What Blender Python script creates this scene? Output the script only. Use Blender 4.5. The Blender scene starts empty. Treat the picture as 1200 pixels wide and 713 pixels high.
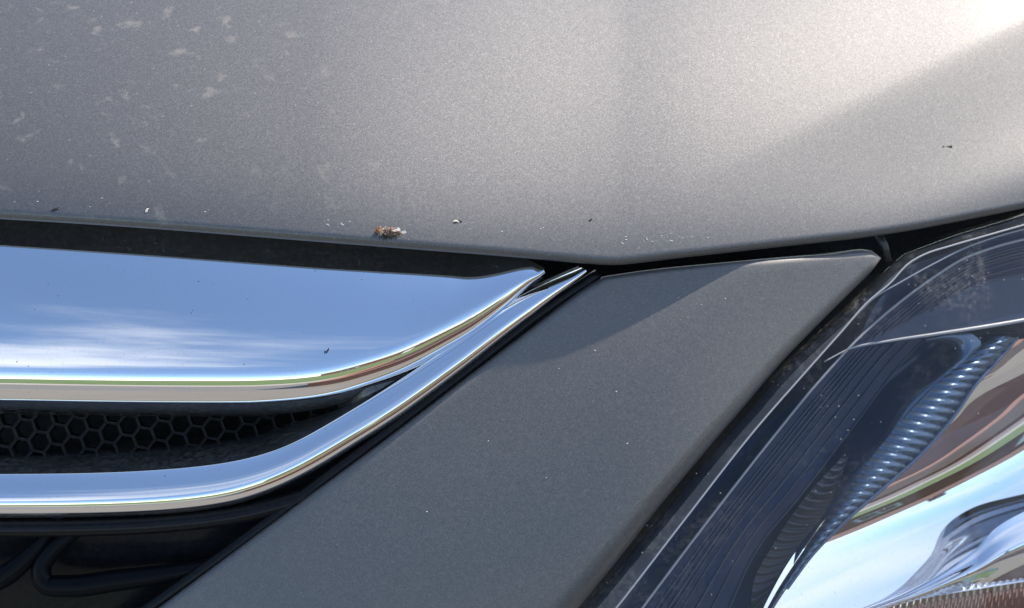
import bpy, bmesh, math, random
import numpy as np
from mathutils import Vector, Matrix, noise as mnoise
random.seed(7)
S = bpy.context.scene
R = math.radians
# ------------------------------------------------------------------ camera
PITCH = R(-35.0); DIST = 0.95; LENS = 57.0
TGT = Vector((0, 0, 0.75))
FWD = Vector((0, math.cos(PITCH), math.sin(PITCH)))
CAMPOS = TGT - FWD * DIST
cd = bpy.data.cameras.new('camera'); cam = bpy.data.objects.new('camera', cd)
S.collection.objects.link(cam); S.camera = cam
cam.location = CAMPOS; cam.rotation_euler = (math.pi / 2 + PITCH, 0, 0)
cd.lens = LENS; cd.sensor_width = 36; cd.clip_start = 0.02; cd.clip_end = 2000
cd.dof.use_dof = True; cd.dof.focus_distance = 0.93; cd.dof.aperture_fstop = 11
# ------------------------------------------------------------------ world and sun
SUN = Vector((0.61, 0.50, 0.72)).normalized()
SKY_STRENGTH = 0.15; SUN_STRENGTH = 5.0; EXPOSURE = 1.05
w = bpy.data.worlds.new('World'); S.world = w; w.use_nodes = True
nt = w.node_tree; nt.nodes.clear()
def N(nt, t, **kw):
    n = nt.nodes.new(t)
    for k, v in kw.items():
        if k in n.inputs.keys() if isinstance(k, str) else False: n.inputs[k].default_value = v
        else: setattr(n, k, v)
    return n
out = N(nt, 'ShaderNodeOutputWorld'); bg = N(nt, 'ShaderNodeBackground'); bg.inputs['Strength'].default_value = SKY_STRENGTH
sky = N(nt, 'ShaderNodeTexSky'); sky.sky_type = 'NISHITA'; sky.sun_disc = False
sky.sun_elevation = math.asin(SUN.z); sky.sun_rotation = math.atan2(SUN.x, SUN.y)
sky.air_density = 1.0; sky.dust_density = 0.25; sky.ozone_density = 1.8
VEIL = (7.7, 1.6, 0)      # where the thin cloud veil lies
tc = N(nt, 'ShaderNodeTexCoord')
sep = N(nt, 'ShaderNodeSeparateXYZ'); nt.links.new(tc.outputs['Generated'], sep.inputs[0])
zc = N(nt, 'ShaderNodeMath', operation='MAXIMUM'); nt.links.new(sep.outputs['Z'], zc.inputs[0]); zc.inputs[1].default_value = 0.0
za = N(nt, 'ShaderNodeMath', operation='ADD'); nt.links.new(zc.outputs[0], za.inputs[0]); za.inputs[1].default_value = 0.12
dv = N(nt, 'ShaderNodeVectorMath', operation='DIVIDE'); nt.links.new(tc.outputs['Generated'], dv.inputs[0]); nt.links.new(za.outputs[0], dv.inputs[1])
mp = N(nt, 'ShaderNodeMapping'); nt.links.new(dv.outputs[0], mp.inputs[0]); mp.inputs['Scale'].default_value = (0.42, 0.95, 0.0); mp.inputs['Location'].default_value = (1.96, 0.92, 0)
cn = N(nt, 'ShaderNodeTexNoise'); cn.inputs['Scale'].default_value = 0.9; cn.inputs['Detail'].default_value = 9; cn.inputs['Roughness'].default_value = 0.58; cn.inputs['Distortion'].default_value = 0.4
nt.links.new(mp.outputs[0], cn.inputs['Vector'])
cr = N(nt, 'ShaderNodeMapRange'); cr.interpolation_type = 'SMOOTHSTEP'; nt.links.new(cn.outputs['Fac'], cr.inputs['Value'])
cr.inputs['From Min'].default_value = 0.57; cr.inputs['From Max'].default_value = 0.72; cr.inputs['To Max'].default_value = 0.7
mp2 = N(nt, 'ShaderNodeMapping'); nt.links.new(dv.outputs[0], mp2.inputs[0]); mp2.inputs['Scale'].default_value = (0.30, 0.42, 0.0); mp2.inputs['Location'].default_value = VEIL
cn2 = N(nt, 'ShaderNodeTexNoise'); cn2.inputs['Scale'].default_value = 1.0; cn2.inputs['Detail'].default_value = 6; cn2.inputs['Roughness'].default_value = 0.5; cn2.inputs['Distortion'].default_value = 0.3
nt.links.new(mp2.outputs[0], cn2.inputs['Vector'])
cr2 = N(nt, 'ShaderNodeMapRange'); cr2.interpolation_type = 'SMOOTHSTEP'; nt.links.new(cn2.outputs['Fac'], cr2.inputs['Value'])
cr2.inputs['From Min'].default_value = 0.48; cr2.inputs['From Max'].default_value = 0.66; cr2.inputs['To Max'].default_value = 0.75
cmax = N(nt, 'ShaderNodeMath', operation='MAXIMUM'); nt.links.new(cr.outputs[0], cmax.inputs[0]); nt.links.new(cr2.outputs[0], cmax.inputs[1])
mx = N(nt, 'ShaderNodeMix', data_type='RGBA'); nt.links.new(cmax.outputs[0], mx.inputs['Factor'])
nt.links.new(sky.outputs[0], mx.inputs['A']); mx.inputs['B'].default_value = (5.0, 5.1, 5.3, 1)
nt.links.new(mx.outputs['Result'], bg.inputs['Color']); nt.links.new(bg.outputs[0], out.inputs[0])
sl = bpy.data.lights.new('sun', 'SUN'); so = bpy.data.objects.new('sun', sl); S.collection.objects.link(so)
sl.energy = SUN_STRENGTH; sl.angle = R(0.53); sl.color = (1.0, 0.90, 0.78)
so.rotation_euler = (-SUN).to_track_quat('-Z', 'Y').to_euler()
S.view_settings.view_transform = 'Standard'; S.view_settings.look = 'None'; S.view_settings.gamma = 1
S.view_settings.exposure = EXPOSURE
S.cycles.max_bounces = 10; S.cycles.transparent_max_bounces = 16; S.cycles.glossy_bounces = 6
S.cycles.sample_clamp_indirect = 6

# ------------------------------------------------------------------ skins of the car front (metres)
FA, FX, FS, FB, FZ = 0.36, -0.28, 0.75, 0.6, 0.75
FY0 = FA * (0 - FX) ** 2
def f_y(x, z):
    xx = x - FX
    k = FA * xx * xx if xx > 0 else FA * 0.55 * xx * xx
    return k - FY0 + FS * (z - FZ) + FB * (z - FZ) ** 2
def f_n(x, z):
    xx = x - FX
    fx = 2 * FA * xx if xx > 0 else 2 * FA * 0.55 * xx
    return Vector((fx, -1, FS + 2 * FB * (z - FZ))).normalized()
def ray(px, py):
    dx = (px - 600) / 1200 * 36 / LENS; dy = -(py - 356.5) / 1200 * 36 / LENS
    up = Vector((0, -math.sin(PITCH), math.cos(PITCH)))
    return (Vector((1, 0, 0)) * dx + up * dy + FWD)
def at(px, py, off=0.0):
    """point of the front skin (moved out by off metres) seen at photo pixel px, py"""
    d = ray(px, py); lo, hi = 0.3, 3.0
    def g(t):
        p = CAMPOS + d * t
        n = f_n(p.x, p.z)
        return (p.y - f_y(p.x, p.z)) * -n.y + off      # >0 = inside
    for _ in range(50):
        m = (lo + hi) / 2
        if g(m) < 0: lo = m
        else: hi = m
    return CAMPOS + d * lo
def crv(pts, n):
    """smooth resample of a polyline (centripetal by length) to n points; pts tuples of any dimension"""
    a = np.array(pts, float); k = len(a)
    if k == 2: return [tuple(a[0] + (a[1] - a[0]) * i / (n - 1)) for i in range(n)]
    s = np.concatenate([[0], np.cumsum(np.linalg.norm(np.diff(a[:, :2], axis=0), axis=1))])
    h = np.diff(s); m = np.zeros_like(a); sl_ = np.diff(a, axis=0) / h[:, None]
    m[0] = sl_[0]; m[-1] = sl_[-1]
    for i in range(1, k - 1): m[i] = (sl_[i - 1] * h[i] + sl_[i] * h[i - 1]) / (h[i] + h[i - 1])
    res = []
    for t in np.linspace(0, s[-1], n):
        i = min(max(int(np.searchsorted(s, t, side='right')) - 1, 0), k - 2)
        u = (t - s[i]) / h[i]
        res.append(tuple((2*u**3-3*u**2+1)*a[i] + (u**3-2*u**2+u)*h[i]*m[i] + (-2*u**3+3*u**2)*a[i+1] + (u**3-u**2)*h[i]*m[i+1]))
    return res
def crv3(pts, n): return [Vector(p) for p in crv3_raw(pts, n)]
def crv3_raw(pts, n):
    a = np.array([tuple(p) for p in pts]); k = len(a)
    s = np.concatenate([[0], np.cumsum(np.linalg.norm(np.diff(a, axis=0), axis=1))])
    ts = np.linspace(0, s[-1], n)
    return np.stack([np.interp(ts, s, a[:, j]) for j in range(3)], 1)
def on(pts, n, off=0.0):
    return [at(p[0], p[1], off if len(p) < 3 else p[2]) for p in crv(pts, n)]

# ------------------------------------------------------------------ mesh builders
def link(name, me, mat, parent=None):
    o = bpy.data.objects.new(name, me); S.collection.objects.link(o)
    if mat is not None and not me.materials: me.materials.append(mat)
    if parent is not None: o.parent = parent
    return o
def smooth(me, on_=True):
    me.polygons.foreach_set('use_smooth', [on_] * len(me.polygons))
def mesh(name, vs, fs, sm=True):
    me = bpy.data.meshes.new(name); me.from_pydata([tuple(v) for v in vs], [], fs); me.validate(); me.update()
    if sm: smooth(me)
    return me
def grid_data(rows, closed=False):
    n = len(rows[0]); vs = [p for r in rows for p in r]; fs = []
    for i in range(len(rows) - 1):
        for j in range(n if closed else n - 1):
            j2 = (j + 1) % n
            fs.append((i*n+j, i*n+j2, (i+1)*n+j2, (i+1)*n+j))
    return vs, fs
def flip_to(me, ref):
    """orient normals towards ref vector / point function on average"""
    s = sum(p.normal.dot(ref(p.center)) * p.area for p in me.polygons)
    if s < 0: me.flip_normals()
    return me
def to_cam(c): return CAMPOS - c
def grid(name, rows, mat, parent=None, closed=False, sm=True):
    vs, fs = grid_data(rows, closed)
    me = flip_to(mesh(name, vs, fs, sm), to_cam)
    return link(name, me, mat, parent)
def tube_data(pts, rad, seg=8, ell=None):
    n = len(pts); rows = []
    prev = None
    for i, p in enumerate(pts):
        t = (pts[min(i+1, n-1)] - pts[max(i-1, 0)]).normalized()
        u = Vector((0.1, -0.6, 0.8)); u = (u - t * u.dot(t)).normalized(); v = t.cross(u)
        r = rad(i / (n - 1)) if callable(rad) else rad
        rows.append([p + (u * math.cos(a) + v * math.sin(a)) * r for a in [2*math.pi*k/seg for k in range(seg)]])
    vs, fs = grid_data(rows, True)
    fs.append(tuple(reversed(range(seg)))); fs.append(tuple(range((n-1)*seg, n*seg)))
    return vs, fs
def tube(name, pts, rad, mat, parent=None, seg=8):
    vs, fs = tube_data(pts, rad, seg); me = mesh(name, vs, fs)
    bm = bmesh.new(); bm.from_mesh(me); bmesh.ops.recalc_face_normals(bm, faces=bm.faces); bm.to_mesh(me); bm.free(); smooth(me)
    return link(name, me, mat, parent)
def box_data(c, d):
    x, y, z = c; a, b, e = d[0]/2, d[1]/2, d[2]/2
    v = [(x+i*a, y+j*b, z+k*e) for i in (-1,1) for j in (-1,1) for k in (-1,1)]
    f = [(0,1,3,2),(4,6,7,5),(0,4,5,1),(2,3,7,6),(0,2,6,4),(1,5,7,3)]
    return v, f
def join(name, datas, mat, parent=None, sm=False):
    vs, fs = [], []
    for v, f in datas:
        o = len(vs); vs += list(v); fs += [tuple(i + o for i in q) for q in f]
    me = mesh(name, vs, fs, sm)
    bm = bmesh.new(); bm.from_mesh(me); bmesh.ops.recalc_face_normals(bm, faces=bm.faces); bm.to_mesh(me); bm.free()
    if sm: smooth(me)
    return link(name, me, mat, parent)
def tag(o, label, cat, group=None, kind=None):
    if label: o['label'] = label
    if cat: o['category'] = cat
    if group: o['group'] = group
    if kind: o['kind'] = kind
    return o
def struct(o, label=None):
    o['kind'] = 'structure'
    if label: o['label'] = label
    return o
def empty(name, loc, label, cat, group=None):
    o = bpy.data.objects.new(name, None); S.collection.objects.link(o); o.location = loc
    o.empty_display_size = 0.1
    return tag(o, label, cat, group)

# ------------------------------------------------------------------ materials
def mat(name):
    m = bpy.data.materials.new(name); m.use_nodes = True
    nt = m.node_tree; b = nt.nodes['Principled BSDF']
    return m, nt, b
def pos(nt):
    g = nt.nodes.new('ShaderNodeNewGeometry'); return g.outputs['Position']
def tex_noise(nt, vec, scale, detail=2, rough=0.5, dist=0.0):
    n = nt.nodes.new('ShaderNodeTexNoise'); n.inputs['Scale'].default_value = scale; n.inputs['Detail'].default_value = detail
    n.inputs['Roughness'].default_value = rough; n.inputs['Distortion'].default_value = dist
    nt.links.new(vec, n.inputs['Vector']); return n.outputs['Fac']
def rng(nt, val, a, b, c=0.0, d=1.0, sm=True):
    n = nt.nodes.new('ShaderNodeMapRange'); n.interpolation_type = 'SMOOTHSTEP' if sm else 'LINEAR'
    n.inputs['From Min'].default_value = a; n.inputs['From Max'].default_value = b
    n.inputs['To Min'].default_value = c; n.inputs['To Max'].default_value = d
    nt.links.new(val, n.inputs['Value']); return n.outputs[0]
def math_(nt, op, a, b=None):
    n = nt.nodes.new('ShaderNodeMath'); n.operation = op
    for i, v in enumerate((a, b)):
        if v is None: continue
        if isinstance(v, (int, float)): n.inputs[i].default_value = v
        else: nt.links.new(v, n.inputs[i])
    return n.outputs[0]
def mixc(nt, fac, a, b):
    n = nt.nodes.new('ShaderNodeMix'); n.data_type = 'RGBA'
    for s, v in (('Factor', fac), ('A', a), ('B', b)):
        sock = n.inputs[s] if s != 'Factor' else n.inputs[0]
        if s in 'AB': sock = [i for i in n.inputs if i.name == s and i.type == 'RGBA'][0]
        if isinstance(v, (int, float)): sock.default_value = v
        elif isinstance(v, tuple): sock.default_value = v if len(v) == 4 else (*v, 1)
        else: nt.links.new(v, sock)
    return [o for o in n.outputs if o.type == 'RGBA'][0]
def bump(nt, b, h, strength, dist):
    n = nt.nodes.new('ShaderNodeBump'); n.inputs['Strength'].default_value = strength; n.inputs['Distance'].default_value = dist
    nt.links.new(h, n.inputs['Height']); nt.links.new(n.outputs[0], b.inputs['Normal']); return n
def vor(nt, vec, scale, rnd=1.0):
    n = nt.nodes.new('ShaderNodeTexVoronoi'); n.inputs['Scale'].default_value = scale; n.inputs['Randomness'].default_value = rnd
    nt.links.new(vec, n.inputs['Vector']); return n
def mapping(nt, vec, sc=(1, 1, 1), rot=(0, 0, 0), loc=(0, 0, 0)):
    n = nt.nodes.new('ShaderNodeMapping'); n.inputs['Scale'].default_value = sc; n.inputs['Rotation'].default_value = rot; n.inputs['Location'].default_value = loc
    nt.links.new(vec, n.inputs[0]); return n.outputs[0]

def paint_mat(name, blot=0.0):
    """grey metallic paint, flakes about half a millimetre, dry dust on top"""
    m, nt, b = mat(name); P = pos(nt)
    v = vor(nt, P, 2400)
    sub = nt.nodes.new('ShaderNodeVectorMath'); sub.operation = 'SUBTRACT'; nt.links.new(v.outputs['Color'], sub.inputs[0]); sub.inputs[1].default_value = (0.5, 0.5, 0.5)
    scl = nt.nodes.new('ShaderNodeVectorMath'); scl.operation = 'SCALE'; nt.links.new(sub.outputs[0], scl.inputs[0]); scl.inputs['Scale'].default_value = 0.075
    g = nt.nodes.new('ShaderNodeNewGeometry')
    add = nt.nodes.new('ShaderNodeVectorMath'); add.operation = 'ADD'; nt.links.new(g.outputs['Normal'], add.inputs[0]); nt.links.new(scl.outputs[0], add.inputs[1])
    nrm = nt.nodes.new('ShaderNodeVectorMath'); nrm.operation = 'NORMALIZE'; nt.links.new(add.outputs[0], nrm.inputs[0])
    nt.links.new(nrm.outputs[0], b.inputs['Normal'])
    sepc = nt.nodes.new('ShaderNodeSeparateColor'); nt.links.new(v.outputs['Color'], sepc.inputs[0])
    flake = mixc(nt, math_(nt, 'POWER', sepc.outputs[0], 3.0), (0.108, 0.108, 0.111), (0.158, 0.158, 0.160))
    dn = math_(nt, 'MULTIPLY', tex_noise(nt, P, 9, 4, 0.6), rng(nt, tex_noise(nt, P, 260, 3, 0.7), 0.25, 0.8))
    dust = rng(nt, dn, 0.1, 0.6, 0.015 if blot else 0.10, 0.06 if blot else 0.19)
    if blot:
        bl = rng(nt, tex_noise(nt, mapping(nt, P, (.7, .85, .85), (0, 0, .6)), 105, 3, 0.55, 0.3), 0.56, 0.76)
        fade = rng(nt, tex_noise(nt, P, 7, 1), 0.22, 0.5)
        sx = nt.nodes.new('ShaderNodeSeparateXYZ'); nt.links.new(P, sx.inputs[0])
        fade = math_(nt, 'MULTIPLY', fade, rng(nt, sx.outputs['X'], -0.22, 0.06, 1, 0.04))
        dust = math_(nt, 'MAXIMUM', dust, math_(nt, 'MULTIPLY', math_(nt, 'MULTIPLY', bl, fade), blot))
    spk = rng(nt, vor(nt, P, 170).outputs['Distance'], 0.05, 0.11, 1, 0)
    spk = math_(nt, 'MULTIPLY', spk, rng(nt, tex_noise(nt, P, 60, 0), 0.52, 0.6))
    dust = math_(nt, 'MAXIMUM', dust, math_(nt, 'MULTIPLY', spk, 0.55))
    nt.links.new(mixc(nt, dust, flake, (0.30, 0.27, 0.235)), b.inputs['Base Color'])
    nt.links.new(rng(nt, dust, 0, 1, 0.82, 0.1, False), b.inputs['Metallic'])
    nt.links.new(rng(nt, dust, 0, 1, 0.61 if blot else 0.66, 0.8, False), b.inputs['Roughness'])
    b.inputs['Coat Weight'].default_value = 0.5; b.inputs['Coat Roughness'].default_value = 0.16; b.inputs['Coat IOR'].default_value = 1.5
    cnode = nt.nodes.new('ShaderNodeNewGeometry'); nt.links.new(cnode.outputs['Normal'], b.inputs['Coat Normal'])
    return m
M_hood = paint_mat('dusty_grey_paint_bonnet', 0.36)
M_paint = paint_mat('dusty_grey_paint')

def chrome_mat(name, dusty=0.18):
    m, nt, b = mat(name); P = pos(nt)
    b.inputs['Base Color'].default_value = (0.80, 0.81, 0.83, 1); b.inputs['Metallic'].default_value = 1; 
    film = rng(nt, tex_noise(nt, P, 22, 5, 0.65), 0.3, 0.75, 0.35, 1.0)
    spot = rng(nt, tex_noise(nt, P, 420, 2, 0.6), 0.55, 0.75)
    film = math_(nt, 'MULTIPLY', film, math_(nt, 'ADD', math_(nt, 'MULTIPLY', spot, 1.2), 0.35))
    speck = rng(nt, vor(nt, P, 120).outputs['Distance'], 0.035, 0.07, 1, 0)
    speck = math_(nt, 'MULTIPLY', speck, rng(nt, tex_noise(nt, P, 45, 0), 0.5, 0.56))
    wsp = rng(nt, vor(nt, mapping(nt, P, (1, 1, 1), (.3, .2, .7)), 210).outputs['Distance'], 0.05, 0.13, 1, 0)
    wsp = math_(nt, 'MULTIPLY', wsp, rng(nt, tex_noise(nt, P, 38, 1), 0.46, 0.62))
    d = nt.nodes.new('ShaderNodeBsdfDiffuse'); nt.links.new(mixc(nt, speck, (0.42, 0.40, 0.37), (0.06, 0.05, 0.045)), d.inputs['Color'])
    mx = nt.nodes.new('ShaderNodeMixShader')
    fac = math_(nt, 'MAXIMUM', math_(nt, 'MULTIPLY', film, dusty), math_(nt, 'MULTIPLY', speck, 0.75))
    fac = math_(nt, 'MAXIMUM', fac, math_(nt, 'MULTIPLY', wsp, 0.30 if dusty > .06 else 0.1))
    nt.links.new(fac, mx.inputs[0]); nt.links.new(b.outputs[0], mx.inputs[1]); nt.links.new(d.outputs[0], mx.inputs[2])
    b.inputs['Roughness'].default_value = 0.025
    nt.links.new(mx.outputs[0], nt.nodes['Material Output'].inputs[0])
    return m
M_chrome = chrome_mat('dusty_chrome', 0.11)
M_reflector = chrome_mat('reflector_chrome', 0.05)

def plastic(name, col, rough, dust=0.0, dcol=(0.25, 0.24, 0.22), coat=0.0, bumpy=0.0, dscale=300, spec=0.5):
    m, nt, b = mat(name); P = pos(nt)
    d = rng(nt, tex_noise(nt, P, dscale, 4, 0.7), 0.35, 0.75)
    d = math_(nt, 'MULTIPLY', d, rng(nt, tex_noise(nt, P, 25, 3, 0.6), 0.25, 0.7, 0.35, 1.0))
    d = math_(nt, 'MULTIPLY', d, dust)
    nt.links.new(mixc(nt, d, col, dcol), b.inputs['Base Color'])
    nt.links.new(rng(nt, d, 0, 0.6, rough, 0.85, False), b.inputs['Roughness'])
    b.inputs['Coat Weight'].default_value = coat; b.inputs['Specular IOR Level'].default_value = spec
    if bumpy: bump(nt, b, tex_noise(nt, P, 600, 3), bumpy, 0.0006)
    return m
M_black = plastic('gloss_black_plastic', (0.007, 0.0075, 0.009), 0.16, 0.03, spec=0.14)
M_matte = plastic('dusty_black_plastic', (0.016, 0.018, 0.02), 0.45, 0.35)
M_mesh = plastic('grey_mesh_plastic', (0.013, 0.013, 0.013), 0.6, 0.25, (0.09, 0.08, 0.07), spec=0.2)
M_dark = plastic('bay_and_shade_black', (0.006, 0.006, 0.006), 0.8, 0.1)  # engine bay, and the shade put in under the bonnet edge
M_bezel = plastic('sky_tinted_black_bezel', (0.008, 0.019, 0.050), 0.2, 0.0)  # black plastic with the blue of the mirrored sky put into its colour
M_rubber = plastic('black_rubber', (0.014, 0.014, 0.014), 0.38, 0.15)
M_satin = plastic('satin_grey_rim', (0.34, 0.33, 0.33), 0.25, 0.3)
M_rimdark = plastic('dark_rim', (0.03, 0.035, 0.05), 0.25, 0.0)

def lens_mat(name, dust=0.1, tint=(1, 1, 1), base=0.03, settle=5.0):
    m, nt, b = mat(name); P = pos(nt)
    tr = nt.nodes.new('ShaderNodeBsdfTransparent'); tr.inputs[0].default_value = (0.90 * tint[0], 0.92 * tint[1], 0.94 * tint[2], 1)
    gl = nt.nodes.new('ShaderNodeBsdfGlossy'); gl.inputs['Roughness'].default_value = 0.03
    fr = nt.nodes.new('ShaderNodeFresnel'); bf = nt.nodes.new('ShaderNodeNewGeometry'); nt.links.new(rng(nt, bf.outputs['Backfacing'], 0, 1, 1.42, 1 / 1.42, False), fr.inputs[0])
    m1 = nt.nodes.new('ShaderNodeMixShader'); nt.links.new(fr.outputs[0], m1.inputs[0]); nt.links.new(tr.outputs[0], m1.inputs[1]); nt.links.new(gl.outputs[0], m1.inputs[2])
    film = rng(nt, tex_noise(nt, P, 16, 4, 0.65, 0.6), 0.42, 0.75)
    fine = rng(nt, tex_noise(nt, P, 300, 3, 0.7), 0.35, 0.85)
    speck = rng(nt, vor(nt, P, 190).outputs['Distance'], 0.05, 0.12, 1, 0)
    speck = math_(nt, 'MULTIPLY', speck, rng(nt, tex_noise(nt, P, 50, 0), 0.5, 0.6))
    fac = math_(nt, 'MULTIPLY', math_(nt, 'ADD', math_(nt, 'MULTIPLY', film, fine), base), dust)
    gn = nt.nodes.new('ShaderNodeNewGeometry'); sz = nt.nodes.new('ShaderNodeSeparateXYZ'); nt.links.new(gn.outputs['Position'], sz.inputs[0])
    fac = math_(nt, 'MULTIPLY', fac, rng(nt, sz.outputs['Z'], 0.68, 0.735, 1.0, settle))     # more dust on the upper, flatter part of the cover
    fac = math_(nt, 'MAXIMUM', fac, math_(nt, 'MULTIPLY', speck, 0.45))
    df = nt.nodes.new('ShaderNodeBsdfDiffuse'); df.inputs[0].default_value = (0.5, 0.48, 0.45, 1)
    m2 = nt.nodes.new('ShaderNodeMixShader'); nt.links.new(fac, m2.inputs[0]); nt.links.new(m1.outputs[0], m2.inputs[1]); nt.links.new(df.outputs[0], m2.inputs[2])
    nt.links.new(m2.outputs[0], nt.nodes['Material Output'].inputs[0])
    nt.nodes.remove(b); return m
M_lens = lens_mat('dusty_clear_lens', 0.085)

# ------------------------------------------------------------------ surroundings (seen mirrored in chrome and lamp)
def sheet(name, x0, x1, y0, y1, z, m, nx=1, ny=1):
    rows = [[Vector((x0+(x1-x0)*i/nx, y0+(y1-y0)*j/ny, z)) for i in range(nx+1)] for j in range(ny+1)]
    vs, fs = grid_data(rows); me = mesh(name, vs, fs, False); flip_to(me, lambda c: Vector((0, 0, 1)))
    return struct(link(name, me, m))
def ground_mat(name, c1, c2, sc):
    m, nt, b = mat(name); P = pos(nt)
    nt.links.new(mixc(nt, tex_noise(nt, P, sc, 6, 0.65), c1, c2), b.inputs['Base Color']); b.inputs['Roughness'].default_value = 0.9
    return m
M_grass = ground_mat('grass', (0.045, 0.085, 0.018), (0.12, 0.16, 0.045), 1.5)
M_asph = ground_mat('grey_asphalt', (0.11, 0.107, 0.10), (0.16, 0.155, 0.147), 3)
M_pave = ground_mat('pale_paving', (0.13, 0.12, 0.103), (0.19, 0.175, 0.15), 2)
M_kerb = ground_mat('kerb_concrete', (0.30, 0.28, 0.25), (0.38, 0.36, 0.33), 4)
sheet('ground', -600, 600, -600, 600, 0.0, M_grass)
sheet('pavement', -40, 40, -1.5, 6, 0.012, M_pave)
sheet('road', -40, 40, -2.7, -1.5, 0.008, M_asph)
k = join('kerb', [box_data((0, -2.8, 0.05), (80, 0.2, 0.12))], M_kerb); struct(k)

def brick_mat(name):
    m, nt, b = mat(name); P = pos(nt)
    nt.links.new(mixc(nt, tex_noise(nt, P, 5, 5, 0.7), (0.13, 0.055, 0.035), (0.30, 0.15, 0.10)), b.inputs['Base Color'])
    b.inputs['Roughness'].default_value = 0.9; return m
M_brick = brick_mat('brown_brick')
M_roof = ground_mat('brown_roof_tiles', (0.09, 0.05, 0.035), (0.2, 0.11, 0.08), 2)
M_white = ground_mat('white_frame', (0.7, 0.7, 0.68), (0.8, 0.8, 0.78), 3)
M_pane = plastic('window_pane', (0.03, 0.035, 0.04), 0.05)
M_lampm = plastic('grey_lamp_metal', (0.16, 0.17, 0.18), 0.4)
def house(x, y, rz, w_, d_, h_, label):
    r = empty('brick_house', (x, y, 0), label, 'house', 'brick houses across the road'); r.rotation_euler.z = rz
    join('wall', [box_data((0, -d_/2, h_/2), (w_, d_, h_))], M_brick, r)
    a, b_ = w_/2 + .4, d_ + .4
    vs = [(-a, .4, h_), (a, .4, h_), (a, -b_, h_), (-a, -b_, h_), (-a, -d_/2, h_+1.7), (a, -d_/2, h_+1.7)]
    rf = link('roof', mesh('roof', vs, [(0, 1, 5, 4), (2, 3, 4, 5), (0, 4, 3), (1, 2, 5), (0, 3, 2, 1)], False), M_roof, r)
    join('chimney', [box_data((w_*.25, -d_*.5, h_+1.9), (.7, .6, 1.4))], M_brick, rf)
    for z in (1.5,):
        for q in (-.32, 0, .32):
            if z < 2 and q == 0: continue
            wn = join('window', [box_data((q*w_, .03, z), (1.4, .1, 1.3))], M_white, r)
            join('pane', [box_data((q*w_-.32, .09, z), (.56, .03, 1.1)), box_data((q*w_+.32, .09, z), (.56, .03, 1.1))], M_pane, wn)
    join('door', [box_data((0, .03, 1.05), (1.0, .1, 2.1))], M_white, r)
    return r
house(12, -29, R(20), 16, 8, 2.9, 'brown brick house nearest the car, with white windows')
house(27, -16, R(58), 16, 8, 2.9, 'brown brick house farther along the road, with a chimney')
house(31, 2, R(92), 16, 8, 2.9, 'brown brick house beside the car, its shaded front towards it')
M_soil = ground_mat('dark_soil', (0.02, 0.013, 0.009), (0.07, 0.045, 0.03), 14)
pl_ = empty('added_planter', (2.15, -0.75, 0), 'unseen low brick planter with dark soil, added for brown reflections in lamp and chrome', 'planter'); pl_.rotation_euler.z = math.atan2(.64, .77)  # invented, out of view; gives chrome and reflector their brown reflections
join('wall', [box_data((0, .70, .15), (4.2, .12, .3)), box_data((0, -.42, .15), (4.2, .12, .3)), box_data((2.04, .14, .15), (.12, 1.0, .296)), box_data((-2.04, .14, .15), (.12, 1.0, .296))], M_brick, pl_)
join('soil', [box_data((0, .14, .12), (3.96, 1.0, .24))], M_soil, pl_)
lp = empty('street_lamp', (4.9, -3.1, 0), 'grey street lamp with a round disc head on the grass verge', 'street lamp')
tube('pole', [Vector((0, 0, z)) for z in (0, 1.4, 2.35)], lambda t: 0.045 - 0.015 * t, M_lampm, lp, 10)
rows = [[Vector((r_*math.cos(2*math.pi*k/28), r_*math.sin(2*math.pi*k/28), z)) for k in range(28)] for r_, z in ((.02, 2.54), (.2, 2.5), (.32, 2.44), (.3, 2.4), (.02, 2.32))]
vs, fs = grid_data(rows, True); link('lamp_head', mesh('lamp_head', vs, fs), M_lampm, lp)

# ------------------------------------------------------------------ the car
car = empty('parked_car', (0, 0, 0), 'dusty grey car seen close up at its bonnet edge, chrome grille and headlight', 'car')

# --- painted panel between grille and headlight
def rim_of(loop, r, depth, steps=7, round_bottom=True):
    """rows going over a rounded edge outward from an open loop of points, then into the car"""
    n = len(loop); P = []
    for i, p in enumerate(loop):
        t = (loop[min(i+1, n-1)] - loop[max(i-1, 0)]).normalized(); nn = f_n(p.x, p.z)
        P.append((nn.cross(t).normalized(), nn))
    return P
def patch(left, right, top=None, rows=40, cols=40, off=0.0, pw=1.0, belly=None):
    """surface between two pixel curves; the first row follows top when given"""
    L, Rr = crv(left, rows), crv(right, rows)
    T = crv(top, cols) if top else None
    res = []
    for i in range(rows):
        v = i / (rows - 1); row = []
        for j in range(cols):
            u = j / (cols - 1)
            x = L[i][0] + (Rr[i][0] - L[i][0]) * u; y = L[i][1] + (Rr[i][1] - L[i][1]) * u
            if T:
                lx = L[0][0] + (Rr[0][0] - L[0][0]) * u; ly = L[0][1] + (Rr[0][1] - L[0][1]) * u
                x += (T[j][0] - lx) * (1 - v); y += (T[j][1] - ly) * (1 - v)
            o = off(u, v) if callable(off) else off
            row.append(at(x, y, o))
        res.append(row)
    return res
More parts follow.
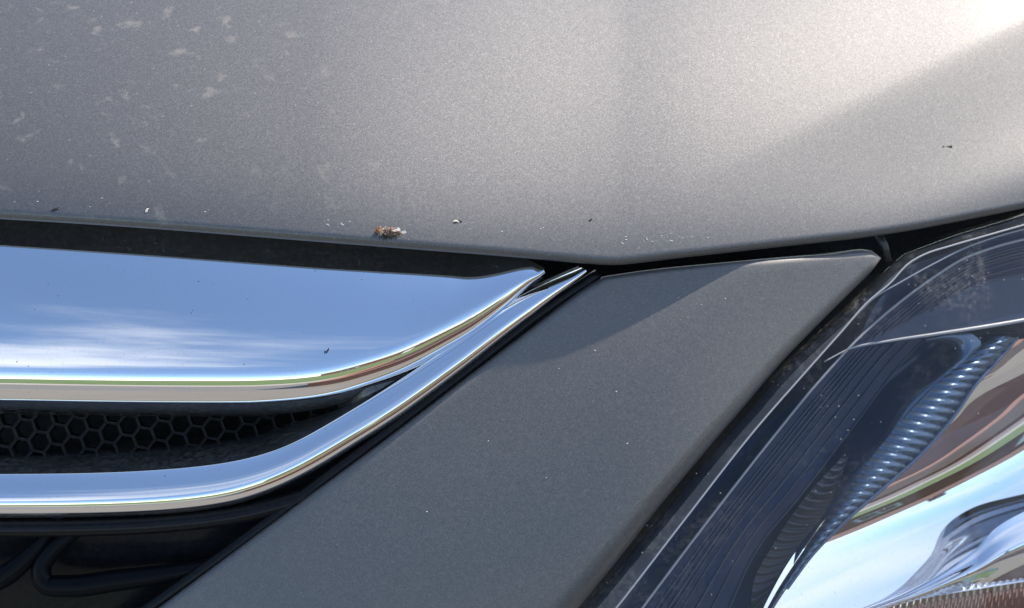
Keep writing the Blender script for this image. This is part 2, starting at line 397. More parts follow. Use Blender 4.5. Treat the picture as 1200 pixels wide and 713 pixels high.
def rounded_panel(name, rows_, m, parent, r, depth, flip=1, sides=('l', 't', 'r'), rr=None, steps=8):
    L = [row[0] for row in rows_]; Rr = [row[-1] for row in rows_]
    loop = list(reversed(L)) + rows_[0][1:-1] + Rr
    fr = rim_of(loop, r, depth)
    # widen the frame smoothing so that the corners turn softly
    ps = [a for a, b in fr]; n = len(ps)
    cen = sum(loop, Vector()) / n
    ps = [p if p.dot(l - cen) > 0 else -p for p, l in zip(ps, loop)]
    sm_ = []
    for i in range(n):
        acc = Vector()
        for k in range(-2, 3): acc += ps[min(max(i+k, 0), n-1)]
        sm_.append(acc.normalized())
    ring = [loop]
    for s in range(1, steps + 1):
        a = math.pi / 2 * s / steps
        ring.append([l + (p * math.sin(a) + nn * (math.cos(a) - 1)) * (rr(i / (n-1)) if rr else r) for i, (l, p, (q, nn)) in enumerate(zip(loop, sm_, fr))])
    ring.append([l - nn * depth for l, (q, nn) in zip(ring[-1], fr)])
    v1, f1 = grid_data(rows_); v2, f2 = grid_data(ring)
    me = bpy.data.meshes.new(name); bm = bmesh.new()
    vv = [bm.verts.new(v) for v in v1 + v2]; o = len(v1)
    for f in f1: bm.faces.new([vv[i] for i in f])
    for f in f2: bm.faces.new([vv[i + o] for i in f])
    bmesh.ops.remove_doubles(bm, verts=bm.verts, dist=1e-5)
    bmesh.ops.recalc_face_normals(bm, faces=bm.faces)
    bm.to_mesh(me); bm.free(); smooth(me); flip_to(me, to_cam)
    return link(name, me, m, parent)
left = [(712, 332), (690, 346), (640, 384), (560, 445), (470, 514), (370, 588), (280, 655), (205, 711), (90, 795), (-40, 890)]
right = [(1024, 303), (1006, 318), (985, 337), (950, 369), (908, 409), (860, 461), (817, 507), (759, 572), (704, 643), (650, 709), (590, 784), (500, 900)]
top = [(712, 332), (760, 325), (850, 316), (940, 308), (1026, 302)]
rows_ = patch(left, right, top, 56, 44, lambda u, v: 0.0045 * math.exp(-(((1 - v) * u - 0.58) / 0.22) ** 2) - 0.0003)
panel = rounded_panel('front_panel', rows_, M_paint, car, 0.0045, 0.06, rr=lambda t: 0.0045 if t < 0.5 else 0.0045 + 0.0135 * min(1, max(0, t - .60) * 5))

# --- bonnet
edge = [(-330, 232), (-150, 238), (0, 246), (100, 252), (200, 259), (300, 267), (400, 275), (500, 283), (600, 291), (650, 295.5), (690, 299), (720, 300.5), (745, 298.5), (790, 293), (850, 286), (900, 280), (960, 273), (1020, 266), (1080, 257), (1130, 248), (1200, 235), (1300, 213), (1420, 182), (1600, 130)]
NE = 240
E = []
for p in crv(edge, NE):
    q_ = max(0, min(1, (p[0] - 720) / 350)); ql = max(0, min(1, (690 - p[0]) / 330)); o = 0.0095 - 0.0055 * q_ * q_ * (3 - 2 * q_) + 0.0075 * ql * ql * (3 - 2 * ql)
    E.append(at(p[0], p[1], o))
CA = Vector((0.07, 0.03)); 
def plane_hit(px, py, z0, y0, s):
    d = ray(px, py); t = (z0 + s * (CAMPOS.y - y0) - CAMPOS.z) / (d.z - s * d.y); return CAMPOS + d * t
V3 = at(720, 300, 0.0095)
A3 = plane_hit(770, 240, V3.z + .008, V3.y, 0.30); B3 = plane_hit(1200, 2, V3.z + .012, V3.y, 0.29)
cdir = Vector((B3.x - A3.x, B3.y - A3.y)).normalized(); cnor = Vector((cdir.y, -cdir.x))     # to the right of the line
dd = np.linspace(-0.4, 0.6, 2001)
slope = np.where(dd > 0, (1 - np.exp(-np.abs(dd) / 0.005)) * np.exp(-(dd / 0.055) ** 2), 0) * -0.22 + 0.34 * np.exp(-((dd - 0.082) / 0.028) ** 2) + np.where(dd <= 0, 0.030 * np.exp(dd / 0.22), 0)
hh = np.cumsum(slope) * (dd[1] - dd[0]); hh -= np.interp(0, dd, hh)
def crease(x, y):
    q = Vector((x - A3.x, y - A3.y)); d = q.dot(cnor); a = q.dot(cdir)
    amp = min(1, max(0, (a + 0.05) / 0.22)); amp = amp * amp * (3 - 2 * amp)
    return float(np.interp(d, dd, hh)) * amp
NT = 210
rows = []
ts = [0.0005 + 1.25 * (i / (NT - 1)) ** 1.6 for i in range(NT)]
edge_n = []
for i, e in enumerate(E):
    t = (E[min(i+1, NE-1)] - E[max(i-1, 0)]).normalized()
    h = Vector((t.y, -t.x, 0)).normalized(); 
    if h.y > 0: h = -h
    edge_n.append(h)
for k in range(6):
    edge_n = [(edge_n[max(i-1, 0)] + edge_n[i] * 2 + edge_n[min(i+1, NE-1)]).normalized() for i in range(NE)]
def hood_z(t):      # rise above the edge with distance back
    return 0.17 * t + 0.078 * (1 - math.exp(-t / 0.15)) + 0.005 * (1 - math.exp(-t / 0.015)) - 0.02 * t * t
for t in ts:
    row = []
    for i, e in enumerate(E):
        x = e.x * (1 + 0.75 * t) + 0.02 * t; y = e.y + t
        ez = V3.z + (e.z - V3.z) * math.exp(-t / 0.5)
        row.append(Vector((x, y, ez + hood_z(t) + crease(x, y) * (1 - 0.8 * math.exp(-t / 0.025)))))
    rows.append(row)
# front hem: rolls over and back under
hem = []; RH = 0.0048
base_sl = math.atan(0.17 + 0.078 / 0.15 + 0.333)
for s in range(10, 0, -1):
    a = 1.75 * s / 10
    row = []
    for i, e in enumerate(E):
        h = edge_n[i]; p0 = rows[0][i]
        nn = (Vector((0, 0, 1)) + h * math.tan(base_sl) * 0.9).normalized(); pp = (h - nn * h.dot(nn)).normalized()
        row.append(p0 + pp * math.sin(a) * RH + nn * (math.cos(a) - 1) * RH)
    hem.append(row)
under = [p - edge_n[i] * 0.05 + Vector((0, 0, .012)) for i, p in enumerate(hem[0])]
hood = grid('bonnet', hem + rows, M_hood, car)
under_shade = grid('bonnet_under_shade', [under, hem[0]], M_dark, car)  # shade of the bonnet's underside as a near-black strip, darkens the chrome's reflection

# --- chrome upper bar and lower strip
def chrome_bar(name, T, B, bulge, r_p, r_n, turn, m, parent, nv=26, top_roll=0.0, quick=(0.05, R(16))):
    """lofted face from T (top) to B (start of the rounded lower edge) with a rolled lower edge"""
    n = len(T); cols_ = []
    for i in range(n):
        t = (B[min(i+1, n-1)] - B[max(i-1, 0)]).normalized()
        c = B[i] - T[i]; L = c.length
        nn = t.cross(c).normalized()
        if nn.dot(CAMPOS - B[i]) < 0: nn = -nn
        k = i / (n - 1); bl = bulge(k) * L
        col = []
        for v in range(nv):
            q = v / (nv - 1); col.append(T[i] + c * q + nn * 4 * q * (1 - q) * bl)
        d = (col[-1] - col[-2]).normalized(); d = (d - t * d.dot(t)).normalized()
        n2 = t.cross(d).normalized()
        if n2.dot(CAMPOS - B[i]) < 0: n2 = -n2
        if top_roll:
            dt = (col[0] - col[1]).normalized(); nt_ = t.cross(dt).normalized()
            if nt_.dot(CAMPOS - B[i]) < 0: nt_ = -nt_
            pre = []
            for s in range(6, 0, -1):
                a = R(110) * s / 6; pre.append(T[i] + dt * math.sin(a) * top_roll + nt_ * (math.cos(a) - 1) * top_roll)
            col = pre + col
        q_ = B[i].copy(); a_ = 0.0; NS = 26; ds = r_p(k) * 1.55 / NS
        for s in range(1, NS + 1):
            a2 = float(np.interp(s / NS, (0, quick[0], 1), (0, quick[1], turn)))
            am = (a_ + a2) / 2; a_ = a2
            q_ = q_ + (d * math.cos(am) - n2 * math.sin(am)) * ds
            col.append(q_.copy())
        cols_.append(col)
    return grid(name, cols_, m, parent)
grille = empty('grille', (0, 0, 0), None, None); grille.parent = car
del_keys = [k for k in ('label', 'category') if k in grille.keys()]
for k in del_keys: del grille[k]
NB = 110
Bpx = [(-220, 434), (-100, 434.5), (0, 435), (120, 436.5), (220, 437), (300, 436.5), (350, 434.5), (385, 430), (420, 420.5), (460, 408), (497, 389.5), (540, 366), (573, 349.5), (600, 335.5), (625, 321.5), (637, 316.5)]
Tpx = [(-220, 205), (-100, 213), (0, 222), (120, 232), (220, 240), (310, 247), (360, 251), (395, 254), (435, 258), (480, 264), (520, 270), (560, 279), (590, 290), (612, 300), (630, 310), (639, 315)]
def soften(a, k):
    a = np.array(a, float)
    for _ in range(k): a[1:-1] = (a[:-2] + 2 * a[1:-1] + a[2:]) / 4
    return a
def brad(k):      # radius of the rolled lower edge along the bar, k = share of its length
    return float(np.interp(k, (0, .58, .70, .80, .88, .94, 1), (.041, .041, .036, .027, .019, .0115, .0016)))
bb = soften(crv([(*a, *b) for a, b in zip(Bpx, Tpx)], NB), 8)
Bs = [at(p[0], p[1], 0.006) for p in bb]; Ts = [at(p[2], p[3], -0.018 + 0.021 * (lambda q: q * q * (3 - 2 * q))(max(0, min(1, (i / (NB - 1) - .86) / .14)))) for i, p in enumerate(bb)]
chrome_bar('chrome_bar', Ts, Bs, lambda k: 0.068, brad, lambda k: brad(k) * .95, R(125), M_chrome, grille)
S_top = [(-220, 557), (-100, 557), (0, 557), (100, 556), (190, 552), (260, 545), (300, 537), (340, 523), (397, 490), (427, 474), (447, 460), (479, 439.5), (513, 416), (540, 398), (567, 376), (600, 352), (625, 337), (655, 325), (680, 314)]
S_low = [(-220, 588), (-100, 588), (0, 588), (100, 587), (200, 583), (275, 573), (320, 557), (361, 535), (425, 497), (445, 485), (463, 473), (500, 445.5), (530, 425), (552, 407), (580, 386), (619, 359), (647, 340), (668, 326), (686, 316)]
ss = soften(crv([(*a, *b) for a, b in zip(S_low, S_top)], NB), 25)
Bs2 = [at(p[0], p[1], 0.003) for p in ss]; Ts2 = [at(p[2], p[3], -0.002) for p in ss]
chrome_bar('chrome_strip', Ts2, Bs2, lambda k: 0.06, lambda k: float(np.interp(k, (0, .5, .75, .92, 1), (.0165, .0160, .0110, .0072, .0015))), lambda k: float(np.interp(k, (0, .5, .75, .92, 1), (.0165, .0160, .0110, .0072, .0015))), R(130), M_chrome, grille, 14, 0.0015)
# ledge behind the strip, running back to the mesh
lg0 = [p - f_n(p.x, p.z) * 0.003 for p in Ts2]
lg = [lg0]
for q in (0.25, 0.5, 0.75, 1.0):
    lg.append([p + Vector((-0.002, 0.050, -0.018)) * q * float(np.interp(i / NB, (0, .55, .68, 1), (1, 1, .25, .1))) for i, p in enumerate(lg0)])
grid('grille_ledge', lg[:], M_matte, grille)
# dull return that closes the corner between bar and strip
r_a = [(392, 462), (420, 452), (452, 441), (471, 429), (500, 412), (540, 387), (575, 364), (605, 343), (632, 322)]
r_b = [(400, 492), (430, 474), (458, 456), (482, 439), (515, 416), (545, 396), (580, 369), (610, 349), (636, 326)]
rows_r = []
for s_ in range(15):
    u = s_ / 14
    rows_r.append([at(a[0] + (b[0] - a[0]) * u, a[1] + (b[1] - a[1]) * u, -0.010 - 0.03 * max(0, 1 - i / 12) ** 2 + 0.004 * (1 - u) * (1 - i / 79) + 0.0035 * abs(math.cos(math.pi * (u * 1.5 + .1))) * (1 - .7 * i / 79)) for i, (a, b) in enumerate(zip(crv(r_a, 80), crv(r_b, 80)))])
M_dull = plastic('dull_grey_plating', (0.10, 0.10, 0.10), 0.25, 0.35)
M_dull.node_tree.nodes['Principled BSDF'].inputs['Metallic'].default_value = 0.6
grid('bar_return', rows_r, M_dull, grille)
def back(rows0, v): return [[p for p in rows0], [p + v for p in rows0]]
# black surround below the strip: gloss black, a few cm behind the skin at its edge
bl = patch([(-220, 602), (-220, 700), (-220, 960)], [(700, 322), (560, 520), (180, 960)], [(a[0], a[1] + 14) for a in S_low[:-1]] + [(700, 322)], 40, 60, lambda u, v: -0.014 - 0.10 * v * (1 - u) - 0.004 * math.sin(v * 9) * (1 - u))
grid('lower_grille', bl, M_black, grille)
# trim beads between strip and painted panel
def bead(name, px, off, rad, m, parent, n=90, seg=12): return tube(name, on(px, n, off), rad, m, parent, seg)
tr_px = [(-220, 620), (-100, 620), (0, 619), (100, 618), (200, 613), (290, 601), (370, 577), (440, 537), (510, 482), (580, 426), (640, 377), (700, 330)]
bead('trim_bead', tr_px, -0.010, 0.0055, M_black, grille)
tr2 = [(40, 815), (120, 752), (200, 695), (290, 630), (380, 562), (470, 494), (560, 424), (640, 362), (700, 322)]
bead('trim_lip', tr2, -0.008, 0.0035, M_black, grille)
# reflections in the gloss black lower grille, shaped as raised loops
M_loop = plastic('dull_black_reflection', (0.004, 0.0045, 0.006), 0.3, 0.0, spec=0.07)
lpx = [(-60, 700), (10, 672), (45, 640), (62, 618), (75, 600)]
lpx2 = [(95, 618), (62, 645), (48, 668), (52, 684), (75, 687), (140, 680), (220, 668), (330, 640)]
lpx3 = [(20, 730), (40, 705), (55, 690)]
for i, q in enumerate((lpx, lpx2)):
    tube('reflection_loop', on(q, 50, -0.012), lambda t: 0.0065 * (0.55 + 0.45 * math.sin(math.pi * min(1, t * 1.2 + .05))), M_loop, grille, 14)
# honeycomb
hx = bpy.data.meshes.new('honeycomb_cell'); bm = bmesh.new()
RC = 0.0066
def ringv(r, z): return [bm.verts.new((r * math.cos(a), r * math.sin(a), z)) for a in [math.pi / 3 * k for k in range(6)]]
o0, i0, i1, o1 = ringv(RC * .992, 0), ringv(RC * .86, 0.0004), ringv(RC * .86, -0.012), ringv(RC * .992, -0.012)
for a, b in ((o0, i0), (i0, i1), (o1, o0)):
    for k in range(6): bm.faces.new((a[k], a[(k+1) % 6], b[(k+1) % 6], b[k]))
bmesh.ops.recalc_face_normals(bm, faces=bm.faces)
bm.to_mesh(hx); bm.free(); hx.materials.append(M_mesh)
mesh_off = -0.038
c0 = at(190, 505, mesh_off); nM = Vector((0.10, -0.80, 0.60)).normalized()
ux = Vector((1, 0, 0)); ux = (ux - nM * ux.dot(nM)).normalized(); uy = nM.cross(ux)
rot = R(-9)
hxx, hyy = ux * math.cos(rot) + uy * math.sin(rot), uy * math.cos(rot) - ux * math.sin(rot)
Mx = Matrix((hxx, hyy, nM)).transposed().to_4x4()
for ci in range(-26, 18):
    for rj in range(-8, 9):
        lx = ci * RC * 1.5; ly = (rj + (0.5 if ci % 2 else 0)) * RC * math.sqrt(3)
        p = c0 + hxx * lx + hyy * ly
        wx = (p - c0).dot(ux); wy = (p - c0).dot(uy)
        if not (-0.17 < wx < 0.125 and -0.034 < wy < 0.036): continue
        o = bpy.data.objects.new('honeycomb_cell', hx); S.collection.objects.link(o); o.parent = grille
        o.matrix_world = Matrix.Translation(p) @ Mx
# dark body behind everything
bk = patch([(-420, 225), (-420, 1000)], [(1560, 215), (1560, 1000)], None, 30, 50, lambda u, v: -0.085)
grid('engine_bay_panel', bk, M_dark, car)

# --- headlight
lamp = empty('headlight', (0, 0, 0), None, None); lamp.parent = car
Lleft = [(1068, 304), (1045, 324), (1007, 364), (955, 411), (920, 446), (886, 486), (870, 504), (790, 602), (709, 700), (640, 784), (577, 860)]
Lright = [(1420, 190), (1420, 300), (1420, 450), (1420, 620), (1420, 713), (1420, 800), (1420, 860)]
Ltop = [(1066, 303), (1120, 283), (1200, 259), (1300, 228), (1420, 190)]
lr = patch(Lleft, Lright, Ltop, 60, 60, lambda u, v: 0.028 * v ** 1.3)
lens = rounded_panel('lens', lr, M_lens, lamp, 0.0035, 0.02)
from mathutils.bvhtree import BVHTree
lens_v, lens_f = grid_data(lr); lens_bvh = BVHTree.FromPolygons(lens_v, lens_f)
def on_lens(px, py, lift):
    h = lens_bvh.ray_cast(CAMPOS, ray(px, py).normalized())[0]
    if h is None: return at(px, py, 0.0)
    return h + f_n(h.x, h.z) * lift
def lens_bead(pts, lift, rad, n): return tube('lens_bead', [on_lens(p[0], p[1], lift) for p in crv(pts, n)], rad, M_bead, lamp, 8)
M_bead = plastic('polished_lens_edge', (0.26, 0.27, 0.29), 0.15, 0.1)
M_flange = lens_mat('hazy_lens_rim', 0.20, (1, 1, 1), 0.22, 1.8)
fl_a = [(1072, 304), (1045, 324), (1007, 364), (955, 411), (920, 446), (886, 486), (870, 504), (790, 602), (709, 700), (640, 784)]
fl_b = [(1082, 300), (1064, 312), (1042, 333), (985, 390), (945, 435), (898, 489), (882, 508), (801, 611), (722, 712), (650, 800)]
FA_, FB_ = crv(fl_a, 90), crv(fl_b, 90)
grid('lens_rim', [[on_lens(a[0] + (b[0] - a[0]) * u, a[1] + (b[1] - a[1]) * u, 0.0004) for a, b in zip(FA_, FB_)] for u in (.06, .33, .66, 1)], M_flange, lamp)


lens_bead([(660, 790), (722, 713), (800, 612), (888, 500), (945, 435), (985, 390), (1018, 353), (1042, 333), (1066, 308), (1084, 298), (1112, 289), (1150, 278), (1210, 261), (1300, 236), (1400, 207)], 0.0001, 0.0006, 120)
lens_bead([(985, 392), (1022, 352), (1060, 329), (1100, 307), (1132, 291), (1165, 279), (1220, 264), (1320, 238)], -0.0015, 0.0005, 70)
# bezel: dark moulding behind the lens
bez = patch([(1000, 406), (960, 447), (884, 510), (796, 613), (712, 723), (620, 860)], [(1190, 390), (1160, 405), (1120, 432), (1060, 492), (1000, 565), (930, 662), (897, 725), (870, 860)], None, 50, 50, lambda u, v: -0.019 - 0.006 * u - 0.030 * math.sin(math.pi * u) ** 1.2)
grid('bezel', bez, M_bezel, lamp)
bez2 = patch([(1066, 311), (1030, 352), (1000, 410)], [(1420, 204), (1420, 270), (1420, 340)], [(1066, 311), (1125, 292), (1200, 269), (1300, 239), (1420, 204)], 30, 40, lambda u, v: -0.013 - 0.008 * math.sin(math.pi * v) - 0.004 * u)
grid('upper_bezel', bez2, M_bezel, lamp)
# fine ridges along the bezel flank
ra = [(745, 723), (830, 610), (900, 520), (960, 447), (1012, 391), (1050, 358), (1090, 328), (1130, 303), (1165, 290), (1220, 276), (1300, 256)]
rb = [(850, 723), (890, 640), (935, 585), (1000, 500), (1062, 420), (1092, 390), (1120, 365), (1150, 345), (1185, 335), (1230, 326), (1300, 316)]
for q, u in enumerate((0, .16, .22, .30, .36, .46, .62, .8, 1.0)):
    px = [(a[0] + (b[0] - a[0]) * u, a[1] + (b[1] - a[1]) * u) for a, b in zip(ra, rb)]
    tube('bezel_ridge', on(px, 160, -0.0127 - 0.012 * u), 0.0008 if q == 0 else 0.00045 + 0.0003 * (q % 3 == 0), M_rimdark if q else M_satin, lamp, 6)
# flank sheet under the ridges
fl = [on([(a[0] + (b[0] - a[0]) * u, a[1] + (b[1] - a[1]) * u) for a, b in zip(ra, rb)], 160, -0.0135 - 0.012 * u) for u in [i / 20 for i in range(21)]]
grid('bezel_flank', fl, M_bezel, lamp)
# bright step that crosses the bezel
bead('bezel_step', [(966, 424), (998, 408), (1040, 400), (1100, 391), (1160, 382), (1240, 368), (1340, 350)], -0.0115, lambda t: 0.0004 + 0.0009 * min(1, t * 2.0), M_satin, lamp, 60, 8)
M_guide = plastic('blue_clear_guide', (0.10, 0.14, 0.20), 0.24, 0.0)
M_guide.node_tree.nodes['Principled BSDF'].inputs['Metallic'].default_value = 0.75
M_guide.node_tree.nodes['Principled BSDF'].inputs['Base Color'].default_value = (0.5, 0.6, 0.75, 1)
# side chamber: dark hollow with a bright rolled rim
ch_out = [(1085, 397), (1112, 390), (1140, 392), (1150, 402), (1140, 416), (1118, 438), (1085, 470), (1058, 500), (1040, 540), (1025, 575)]
ch_in = [(1086, 402), (1104, 402), (1118, 406), (1122, 415), (1112, 428), (1090, 446), (1062, 468), (1044, 496), (1026, 530), (1014, 566)]
cr_ = [[], [], [], [], []]
for a, b in zip(crv(ch_out, 60), crv(ch_in, 60)):
    for s in range(5):
        u = s / 4; cr_[s].append(at(a[0] + (b[0] - a[0]) * u, a[1] + (b[1] - a[1]) * u, -0.020 + 0.004 * math.sin(math.pi * u) - 0.006 * u))
grid('chamber_rim', cr_, M_guide, lamp)
# ribbed light guide between chamber and reflector
g_a = [(1166, 393), (1140, 412), (1112, 436), (1080, 468), (1046, 506), (1008, 553), (970, 605), (935, 655), (912, 690), (890, 730)]
g_b = [(1192, 396), (1168, 424), (1146, 448), (1118, 488), (1082, 530), (1040, 568), (996, 606), (952, 650), (922, 690), (895, 732)]
NG = 420
ga, gb = crv(g_a, NG), crv(g_b, NG); gr = []
for i in range(NG):
    row = []
    for s in range(9):
        u = s / 8; k_ = i + u * 14
        rib = 0.0014 * abs(math.sin(k_ * math.pi / 11.5))
        row.append(at(ga[i][0] + (gb[i][0] - ga[i][0]) * u, ga[i][1] + (gb[i][1] - ga[i][1]) * u, -0.024 + 0.005 * math.sin(math.pi * u) + rib * min(1, (NG - i) / 120) + (0.026 + 0.009 * u) * i / NG))
    gr.append(row)
grid('ribbed_guide', gr, M_guide, lamp)
bead('guide_edge', [(p[0], p[1], -0.0235 + 0.035 * k / 9) for k, p in enumerate(g_b[:-1])], 0, 0.0012, M_guide, lamp, 80, 8)
# main reflector: a concave chrome bowl
r_l = [(1194, 398), (1170, 426), (1148, 450), (1120, 490), (1084, 532), (1042, 570), (998, 608), (954, 652), (924, 692), (897, 734), (880, 780)]
r_r = [(1480, 360), (1480, 400), (1480, 430), (1470, 470), (1460, 500), (1450, 540), (1440, 580), (1430, 630), (1420, 680), (1400, 730), (1380, 780)]
NR = 60
la, rb_ = crv(r_l, NR), crv(r_r, NR)
Pl = [at(p[0], p[1], -0.026 + 0.035 * i / NR) for i, p in enumerate(la)]; Pr = [at(p[0], p[1], -0.010 + 0.035 * i / NR) for i, p in enumerate(rb_)]
Tm, Bm = (Pl[0] + Pr[0]) / 2, (Pl[-1] + Pr[-1]) / 2
nR = (Pr[0] - Pl[-1]).cross(Pr[-1] - Pl[0]).normalized()
if nR.dot(CAMPOS - Tm) < 0: nR = -nR
rr_ = []
for i in range(NR):
    v = i / (NR - 1); row = []
    for j in range(60):
        u = j / 59
        row.append(Pl[i].lerp(Pr[i], u) - nR * (0.030 * 4 * v * (1 - v) + 0.018 * 4 * u * (1 - u)))
    rr_.append(row)
grid('reflector', rr_, M_reflector, lamp)
# wavy step and ribbed foot of the reflector
st = []
s_a = [(985, 722), (1050, 699), (1085, 682), (1115, 664), (1142, 645), (1166, 620), (1200, 600), (1250, 582), (1330, 560)]
s_b = [(985, 730), (1050, 712), (1085, 703), (1115, 695), (1150, 688), (1200, 680), (1240, 672), (1290, 664), (1350, 655)]
sa, sb = crv(s_a, 90), crv(s_b, 90)
for s in range(26):
    u = s / 25; row = []
    for i in range(90):
        row.append(at(sa[i][0] + (sb[i][0] - sa[i][0]) * u, sa[i][1] + (sb[i][1] - sa[i][1]) * u, -0.024 + 0.008 * math.sin(math.pi * u * .9 + .1) + 0.0011 * math.sin(u * 11 + i * .05) ))
    st.append(row)
grid('reflector_step', st, M_reflector, lamp)
ft = []
f_a = [(1040, 712), (1080, 702), (1150, 690), (1200, 682), (1300, 668), (1380, 655)]
f_b = [(1020, 790), (1080, 780), (1150, 775), (1200, 770), (1300, 760), (1380, 750)]
fa, fb = crv(f_a, 260), crv(f_b, 260)
for s in range(12):
    u = s / 11; row = []
    for i in range(260):
        k_ = i - u * 30
        row.append(at(fa[i][0] + (fb[i][0] - fa[i][0]) * u, fa[i][1] + (fb[i][1] - fa[i][1]) * u, -0.020 - 0.006 * u + 0.0012 * abs(math.sin(k_ * math.pi / 6))))
    ft.append(row)
grid('reflector_foot', ft, M_reflector, lamp)
# ribbed dark insert left of the reflector
ins = []
i_a = [(990, 532), (940, 588), (905, 640), (884, 680), (880, 713), (880, 740)]
i_b = [(994, 538), (966, 602), (936, 640), (905, 686), (890, 716), (884, 740)]
ia, ib = crv(i_a, 300), crv(i_b, 300)
for s in range(16):
    u = s / 15; row = []
    for i in range(300):
        k_ = i + 22 * u ** 2
        row.append(at(ia[i][0] + (ib[i][0] - ia[i][0]) * u, ia[i][1] + (ib[i][1] - ia[i][1]) * u, -0.0225 + 0.0007 * max(0, math.sin(k_ * math.pi / 7))))
    ins.append(row)
M_ins = plastic('dark_ribbed_plastic', (0.006, 0.008, 0.014), 0.32, 0.0)
grid('ribbed_insert', ins, M_ins, lamp)
# clip at the corner of the gap
cp = at(1036, 288, -0.012)
tube('seam_clip', [cp + Vector((-.004, .004, .006)), cp, cp + Vector((.003, -.002, -.010))], 0.0028, M_rubber, car, 8)

# ------------------------------------------------------------------ small dead insects and grit
M_bee = ground_mat('bee_brown', (0.025, 0.013, 0.011), (0.20, 0.115, 0.075), 1100)
M_orange = ground_mat('bee_orange', (0.16, 0.06, 0.02), (0.36, 0.16, 0.06), 900)
M_wing = ground_mat('dry_wing', (0.5, 0.46, 0.38), (0.7, 0.66, 0.58), 500)
M_film = lens_mat('torn_wing_film', 0.9, (.9, .85, .75), 0.4)
M_smear = ground_mat('dried_smear', (0.04, 0.03, 0.02), (0.14, 0.11, 0.07), 800)
M_fly = ground_mat('fly_black', (0.01, 0.01, 0.01), (0.04, 0.035, 0.03), 500)
from mathutils.bvhtree import BVHTree
dg = bpy.context.evaluated_depsgraph_get()
hb = BVHTree.FromObject(hood, dg)
bvh_cache = {}
def hit(px, py, ob=None):
    b = hb if ob is None else bvh_cache.setdefault(ob.name, BVHTree.FromObject(ob, dg))
    loc, nn, i, d = b.ray_cast(CAMPOS, ray(px, py).normalized())
    if loc is None: loc, nn = at(px, py), f_n(0, .75)
    if nn.dot(CAMPOS - loc) < 0: nn = -nn
    return loc, nn
def blob_data(c, ax, rx, ry, nn, seg=10, rough=0.15, seed=0):
    ax = (ax - nn * ax.dot(nn)).normalized(); side = nn.cross(ax); rows = []
    for i in range(seg + 1):
        th = math.pi * i / seg; row = []
        for k in range(seg):
            ph = 2 * math.pi * k / seg
            d = ax * math.cos(th) * rx + (side * math.cos(ph) + nn * math.sin(ph)) * math.sin(th) * ry
            d *= 1 + rough * mnoise.noise(d * 700 + Vector((seed, 0, 0)))
            row.append(c + d)
        rows.append(row)
    return grid_data(rows, True)
def bee(px, py):
    p, nn = hit(px, py); r = empty('dead_bee', p, 'crushed orange and brown bee stuck to the bonnet edge', 'insect')
    inv = -p; ax = Vector((1, 0, 0)); ax = (ax - nn * ax.dot(nn)).normalized(); sd = nn.cross(ax)
    def J(name, datas, m): return join(name, [([Vector(v) - p for v in vs], fs) for vs, fs in datas], m, r, True)
    J('abdomen', [blob_data(p + ax * x + nn * .0018, ax, rx, ry, nn, 9, .35, i) for i, (x, rx, ry) in enumerate(((-.0012, .0022, .0024), (.001, .0024, .0026), (.0032, .0022, .0022), (.005, .0018, .0016)))], M_bee)
    J('head', [blob_data(p - ax * .0062 + nn * .0018 + sd * .0006, ax, .0016, .0019, nn, 9, .2, 9), blob_data(p - ax * .0058 + nn * .003 + sd * .0018, ax, .0008, .0009, nn, 8, .2, 5)], M_orange)
    J('wing', [([p + ax * .005 + nn * .002, p + ax * .009 + nn * .0026 + sd * .0012, p + ax * .0098 + nn * .0024, p + ax * .0085 + nn * .0022 - sd * .0008], [(0, 1, 2, 3)])], M_wing)
    J('wing', [([p + ax * .001 + nn * .0042, p + ax * .0055 + nn * .0040 + sd * .0022, p + ax * .0062 + nn * .0036 + sd * .0008, p + ax * .003 + nn * .0042 - sd * .0003], [(0, 1, 2, 3)])], M_film)
    J('smear', [blob_data(p + ax * random.uniform(-.006, .006) - sd * random.uniform(.001, .0032) + nn * .00005, ax, random.uniform(.0006, .0018), random.uniform(.0003, .0006), nn, 7, .5, i) for i in range(9)], M_smear)
    hair = []
    for i in range(80):
        q = p + ax * random.uniform(-.006, .006) + sd * random.uniform(-.002, .002) + nn * random.uniform(.001, .0036)
        e = q + (ax * random.uniform(-1, 1) + sd * random.uniform(-1, 1) + nn * random.uniform(-.2, 1)).normalized() * random.uniform(.001, .0022)
        hair.append(tube_data([q, e], .00012, 3))
    J('hair', hair, M_wing)
    leg = []
    for i in range(6):
        q = p + ax * random.uniform(-.005, .004) - sd * .001 + nn * .0008
        leg.append(tube_data([q, q - sd * .002 + nn * .0012, q - sd * random.uniform(.003, .0042) + ax * random.uniform(-.002, .002) + nn * .0001], .00018, 4))
    J('leg', leg, M_fly)
bee(456, 273)
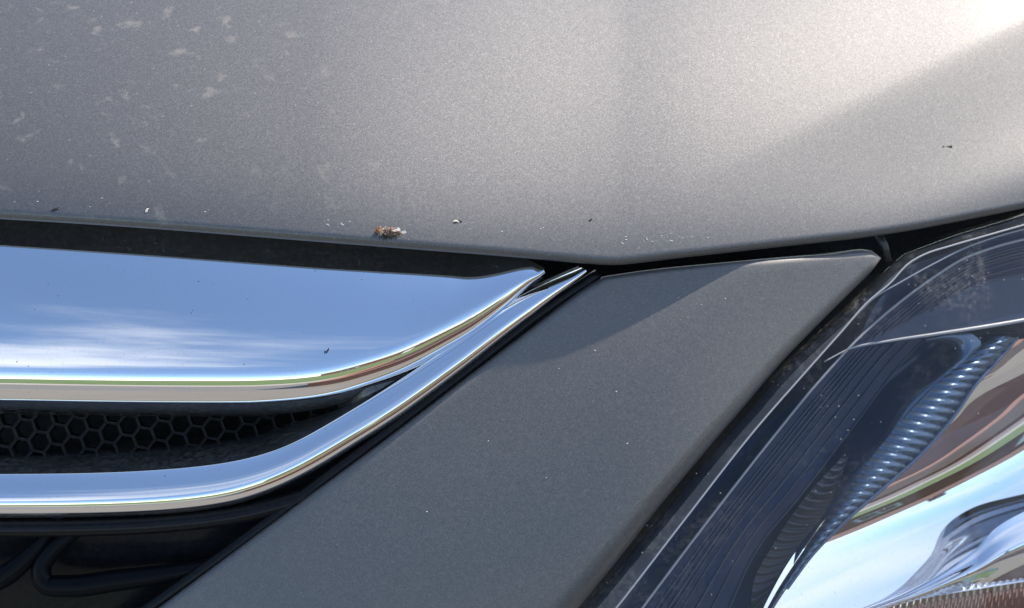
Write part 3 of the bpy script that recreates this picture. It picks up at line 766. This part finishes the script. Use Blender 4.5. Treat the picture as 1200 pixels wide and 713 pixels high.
def smear(name, px, py, label, cat, mats, n, ext, ang, ob=None, flat=.35):
    p, nn = hit(px, py, ob); ax = Vector((math.cos(ang), math.sin(ang) * .7, math.sin(ang) * .5)); ax = (ax - nn * ax.dot(nn)).normalized(); sd = nn.cross(ax)
    r = empty(name, p, label, cat, None)
    for m in mats:
        ds = []
        for i in range(n):
            c = ax * random.gauss(0, ext) + sd * random.gauss(0, ext * flat) + nn * .0001
            a2 = ax + sd * random.uniform(-.8, .8)
            L = random.uniform(.0005, .0014)
            ds.append(blob_data(c, a2, L, L * .28, nn, 6, .3, i))
        join('body' if m is mats[0] else 'wing', ds, m, r, True)
smear('dead_fly', 692, 258, 'tiny black fly stuck on the bonnet right of the bee, above the panel corner', 'insect', [M_fly], 5, .0007, .7)
smear('dead_midge', 536, 260, 'pale crumpled midge on the bonnet just right of the bee', 'insect', [M_wing, M_fly], 5, .0010, .2)
smear('dead_midge', 172, 246, 'squashed dark midge on the bonnet edge above the chrome bar', 'insect', [M_fly, M_wing], 5, .0011, 1.2)
smear('dead_midge', 63, 247, 'leftmost squashed midge, a faint dark smear on the bonnet edge', 'insect', [M_fly], 7, .0016, .9)
smear('dead_midge', 1112, 172, 'spindly dark midge on the bonnet above the headlight', 'insect', [M_fly], 6, .0022, .5)
cb = [o for o in S.objects if o.name == 'chrome_bar'][0]
smear('dead_midge', 382, 413, 'dark midge remains on the mirror face of the chrome bar', 'insect', [M_fly], 6, .0013, 1.0, cb)

# small chips and scuffs in the paint along the bonnet edge
M_chip = ground_mat('chipped_primer', (0.42, 0.41, 0.39), (0.6, 0.59, 0.56), 900)
rc = random.Random(3)
for px, py, n_ in ((384, 262, 4), (402, 264, 5), (124, 240, 4), (30, 238, 3), (612, 276, 4), (735, 281, 5), (760, 281, 6), (786, 281, 5), (812, 279, 3), (250, 252, 3), (560, 271, 3)):
    ds = []
    for i in range(max(2, n_ - 1)):
        p, nn = hit(px + rc.gauss(0, 13), py + rc.gauss(-1, 3.2)); L = rc.uniform(.0003, .0009)
        ds.append(blob_data(p, Vector((1, rc.uniform(-.3, .3), 0)), L, L * .3, nn, 6, .4, i))
    o = join('paint_chip', ds, M_chip, hood, True)
for px, py in ((795, 349), (822, 357), (697, 411), (572, 517), (655, 432), (722, 459), (806, 372), (850, 350), (640, 560), (500, 600), (735, 520)):
    p, nn = hit(px, py, panel); L = rc.uniform(.0004, .0008)
    join('paint_chip', [blob_data(p, Vector((1, rc.uniform(-.8, .8), .4)), L * .7, L * .35, nn, 6, .4, px)], M_wing, panel, True)
